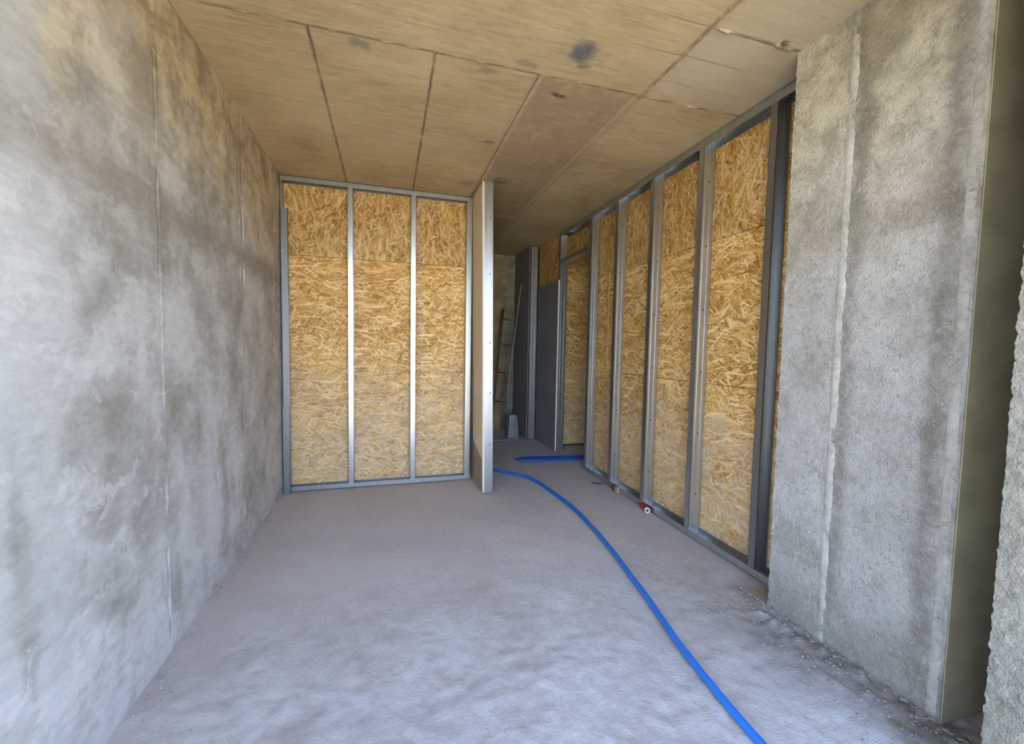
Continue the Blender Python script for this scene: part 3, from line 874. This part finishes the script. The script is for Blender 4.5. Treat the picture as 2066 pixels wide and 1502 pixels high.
# ------------------------------------------------------------------ corridor end: ladder, red hoses, film roll, curved strip
lad = root('ladder', None, 'narrow ladder leaning in the dark corner at the end of the corridor', 'ladder')
def bar(name, a, b, r, mat, parent):
    return tube(name, [a, (Vector(a) + Vector(b)) / 2, b], r, mat, parent, seg=8, sub=2)
YL = 5.62
bar('rail', (1.335, YL - 0.10, 0.02), (1.60, YL + 0.30, 1.80), 0.017, M_BLACK if False else simple('ladder_rail', (0.10, 0.09, 0.075), 0.6), lad)
bar('rail', (1.58, YL - 0.03, 0.02), (1.70, YL + 0.15, 1.45), 0.012, simple('ladder_rail_pale', (0.20, 0.19, 0.17), 0.6), lad)
for z, xa, xb in ((0.50, 1.405, 1.60), (0.90, 1.465, 1.64), (1.30, 1.525, 1.68), (1.66, 1.58, 1.72)):
    yy = YL - 0.10 + 0.225 * z
    bar('rung', (xa, yy, z), (xb, yy, z - 0.02), 0.009, M_BROWN, lad)
t = tube('pale_batten', [(1.597, 5.60, 0.30), (1.61, 5.60, 0.80), (1.70, 5.66, 1.40), (1.795, 5.70, 2.13)], 0.0065, simple('pale_batten', (0.40, 0.38, 0.34), 0.6), sub=4, seg=6)
tag(t, 'thin pale batten leaning beside the ladder against the dark plasterboard', 'batten')
t = tube('red_hose', [(1.10, 5.50, 0.95), (1.25, 5.50, 0.955), (1.40, 5.51, 0.955), (1.475, 5.53, 0.945)], 0.009, simple('red_hose', (0.45, 0.02, 0.02), 0.45), sub=5, seg=8)
tag(t, 'short bright red hose stretched level beside the ladder', 'hose')
t = tube('hanging_hose', [(1.50, 5.52, 0.905), (1.53, 5.50, 0.86), (1.545, 5.49, 0.77), (1.52, 5.49, 0.65), (1.465, 5.49, 0.55), (1.40, 5.49, 0.50), (1.25, 5.50, 0.51)], 0.009, M_REDH, sub=5, seg=8)
tag(t, 'dull red hose hanging in a curve from the ladder', 'hose')
# rolled film: a crumpled standing roll
bm = bmesh.new()
seg, rows = 40, 8
prev = None
for j in range(rows + 1):
    f = j / rows
    ring = []
    for k in range(seg):
        a = 2 * math.pi * k / seg
        r = 0.085 + 0.008 * math.sin(a * 7 + 1) + 0.006 * math.sin(a * 13 + j * 0.5)
        z = 0.003 + f * (0.34 - 0.10 * max(0.0, math.cos(a - 0.3)))
        ring.append(bm.verts.new((1.635 + r * math.cos(a) * (1 - 0.25 * f), 5.435 + r * 0.55 * math.sin(a), z)))
    if prev:
        for k in range(seg):
            bm.faces.new((prev[k], prev[(k + 1) % seg], ring[(k + 1) % seg], ring[k])).smooth = True
    else:
        bm.faces.new(ring)
    prev = ring
bm.faces.new(prev)
bmesh.ops.recalc_face_normals(bm, faces=bm.faces)
me = bpy.data.meshes.new('film_roll'); bm.to_mesh(me); bm.free()
tag(link('film_roll', me, M_FILM), 'pale crumpled roll of plastic film standing at the foot of the ladder', 'film roll')
t = tube('curved_conduit', [(1.02, 5.40, 0.012), (1.25, 5.36, 0.012), (1.45, 5.35, 0.012), (1.65, 5.36, 0.012), (1.80, 5.42, 0.012)], 0.011, M_FILM, sub=6, seg=8)
tag(t, 'pale curved conduit lying on the floor in front of the ladder', 'conduit')

# ------------------------------------------------------------------ crumbs of mortar along the rough wall and on the floor
bm = bmesh.new()
PIPE = [(1.04, 4.035), (1.265, 3.768), (1.352, 3.324), (1.372, 2.774), (1.310, 2.18), (1.244, 1.78), (1.172, 1.419), (1.127, 0.993), (1.12, 0.7), (1.135, 0.35)]
def crumb(bm, c, r):
    for (xa, ya), (xb, yb) in zip(PIPE, PIPE[1:]):
        if yb <= c[1] <= ya and abs(c[0] - (xa + (xb - xa) * (c[1] - ya) / (yb - ya))) < 0.045:
            return
    v = bmesh.ops.create_icosphere(bm, subdivisions=1, radius=r)['verts']
    rx = random.random() * 9
    for q_ in v:
        q_.co = Vector((q_.co.x * random.uniform(.7, 1.3), q_.co.y * random.uniform(.7, 1.3), q_.co.z * random.uniform(.4, .8))) + Vector(c)
for _ in range(520):
    y = random.uniform(0.62, 1.70)
    x = 1.80 - abs(random.gauss(0, 0.14)) if y < 1.55 else random.uniform(1.45, 1.9)
    if y < 0.7 and x > 1.42:
        continue
    x = min(x, 1.765)
    crumb(bm, (x, y, 0.006 + 0.014 * max(0.0, 1 - abs(x - 1.74) / 0.2)), random.choice((.002, .003, .004, .006)))
for _ in range(130):
    crumb(bm, (random.uniform(-0.7, 1.8), random.uniform(0.9, 3.3), 0.001), random.choice((.0015, .002, .003)))
for _ in range(90):
    crumb(bm, (-0.82 + abs(random.gauss(0, 0.03)), random.uniform(1.1, 3.4), 0.002), random.choice((.003, .004, .006)))
me = bpy.data.meshes.new('mortar_rubble'); bm.to_mesh(me); bm.free()
tag(link('mortar_rubble', me, M_STONE), 'crumbs of grey mortar scattered on the floor at the foot of the walls', 'rubble', None, 'stuff')
